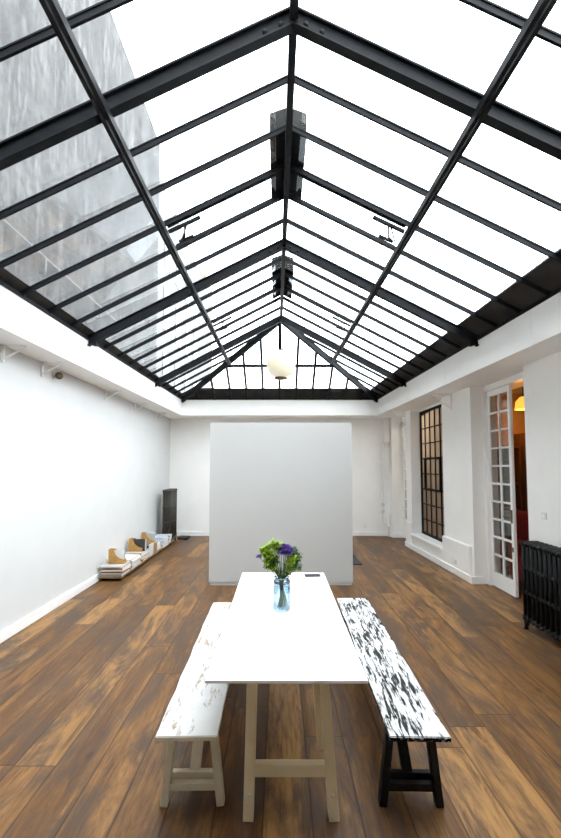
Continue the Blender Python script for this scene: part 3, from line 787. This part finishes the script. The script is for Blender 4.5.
def file_box(x, y, z, label, side, deep=.09):
    """magazine file: back against the wall, front cut away; broad side faces the camera"""
    t = thing('magazine_file', label, 'file', (x, y, z))
    P = [(-.12, 0), (.125, 0), (.125, .06), (.05, .085), (-.005, .13), (-.04, .215), (-.12, .222)]
    h = deep / 2
    for s in (-1, 1):
        m = MB(); m.sideprism(P, s * h - .003, s * h + .003); m.build('side_panel', side, t)
    MB().box(-.124, -.118, -h, h, 0, .222).build('spine', side, t)
    MB().box(-.12, .125, -h, h, 0, .006).build('bottom_panel', side, t); MB().box(.119, .125, -h, h, 0, .06).build('front_panel', side, t)
    return t
def upright(x, y, z, w, h, th, col, label):
    t = thing('magazine', label, 'magazine', (x, y, z))
    MB().box(-w / 2, w / 2, -th / 2, -th / 2 + .003, 0, h).box(-w / 2, w / 2, th / 2 - .003, th / 2, 0, h).build('cover', 'cover ' + col, t)
    MB().box(-w / 2 + .002, w / 2 - .004, -th / 2 + .0031, th / 2 - .0031, .001, h - .004).build('pages', 'paper', t)
file_box(-2.55, 6.40, zA + .001, 'tan cut-away magazine file on the nearest stack', 'cork')
for i, (dy, col) in enumerate(((-.022, 'white'), (.004, 'pale grey'), (.026, 'white'))):
    upright(-2.54, 6.40 + dy, zA + .008, .21, .195 - .01 * i, .018, col, '%s magazine standing in the first tan file, %s' % (col, ['nearest the camera', 'the middle one', 'farthest back'][i]))
file_box(-2.585, 7.36, zC + .001, 'tan cut-away magazine file on the third stack', 'cork', .14)
for i, (dy, col) in enumerate(((-.045, 'black'), (-.015, 'white'), (.02, 'white'), (.05, 'taupe'))):
    upright(-2.535, 7.36 + dy, zC + .008, .23, .21 - .008 * i, .02, col, '%s magazine standing in the second tan file, %s' % (col, ['nearest the camera', 'second one back', 'third one back', 'farthest back'][i]))
file_box(-2.62, 8.13, zE + .001, 'tan cut-away magazine file on the fifth stack', 'cork', .10)
for i, (dy, col) in enumerate(((-.02, 'pale grey'), (.02, 'white'))):
    upright(-2.605, 8.13 + dy, zE + .008, .21, .20, .03, col, '%s magazine standing in the third tan file, %s' % (col, ['nearest the camera', 'farthest back'][i]))

def side_upright(y, ln, h, col, label):
    t = thing('magazine', label, 'magazine', (-2.415, y, .0705))
    MB().box(-.012, -.009, -ln / 2, ln / 2, 0, h).box(.009, .012, -ln / 2, ln / 2, 0, h).build('cover', 'cover ' + col, t)
    MB().box(-.0089, .0089, -ln / 2 + .003, ln / 2 - .003, .001, h - .004).build('pages', 'paper', t)
side_upright(7.66, .22, .215, 'white', 'white magazine standing on edge against the fourth stack, nearer one')
side_upright(7.90, .20, .20, 'brown', 'brown magazine standing on edge against the fourth stack, farther one')

# ------------------------------------------------------------------ light
w = bpy.data.worlds.new('overcast'); sc.world = w; w.use_nodes = True
nt = w.node_tree; nt.nodes.clear()
out = nt.nodes.new('ShaderNodeOutputWorld'); bg = nt.nodes.new('ShaderNodeBackground')
bg.inputs[0].default_value = (.95, .98, 1.0, 1); bg.inputs[1].default_value = 2.6
nt.links.new(bg.outputs[0], out.inputs[0])
def lamp(name, loc, e, col, r=.1):
    l = bpy.data.lights.new(name, 'POINT'); l.energy = e; l.color = col; l.shadow_soft_size = r
    o = bpy.data.objects.new(name, l); o.location = loc; C.objects.link(o)
lamp('amber_bulb', (3.93, 6.38, 2.60), 3.2, (1, .50, .14))
lamp('corridor_fill', (4.0, 8.6, 2.6), 14, (1, .92, .82))  # added fill light without a fitting, brightens the steel window's panes

# ------------------------------------------------------------------ camera
cam = bpy.data.cameras.new('camera'); co = bpy.data.objects.new('camera', cam); C.objects.link(co)
co.location = (0, 0, 1.75); co.rotation_euler = (R(90 + 3.3), 0, 0)
cam.sensor_fit = 'AUTO'; cam.sensor_width = 36; cam.lens = 400 / 838 * 36
cam.shift_y = 24 / 838; cam.shift_x = 1.5 / 838; cam.clip_start = .05; cam.clip_end = 200
sc.camera = co
sc.view_settings.view_transform = 'Standard'; sc.view_settings.look = 'None'
sc.view_settings.gamma = 1; sc.view_settings.use_curve_mapping = False
sc.view_settings.exposure = 1.82
sc.cycles.max_bounces = 14; sc.cycles.diffuse_bounces = 8; sc.cycles.transparent_max_bounces = 16
sc.cycles.use_denoising = True
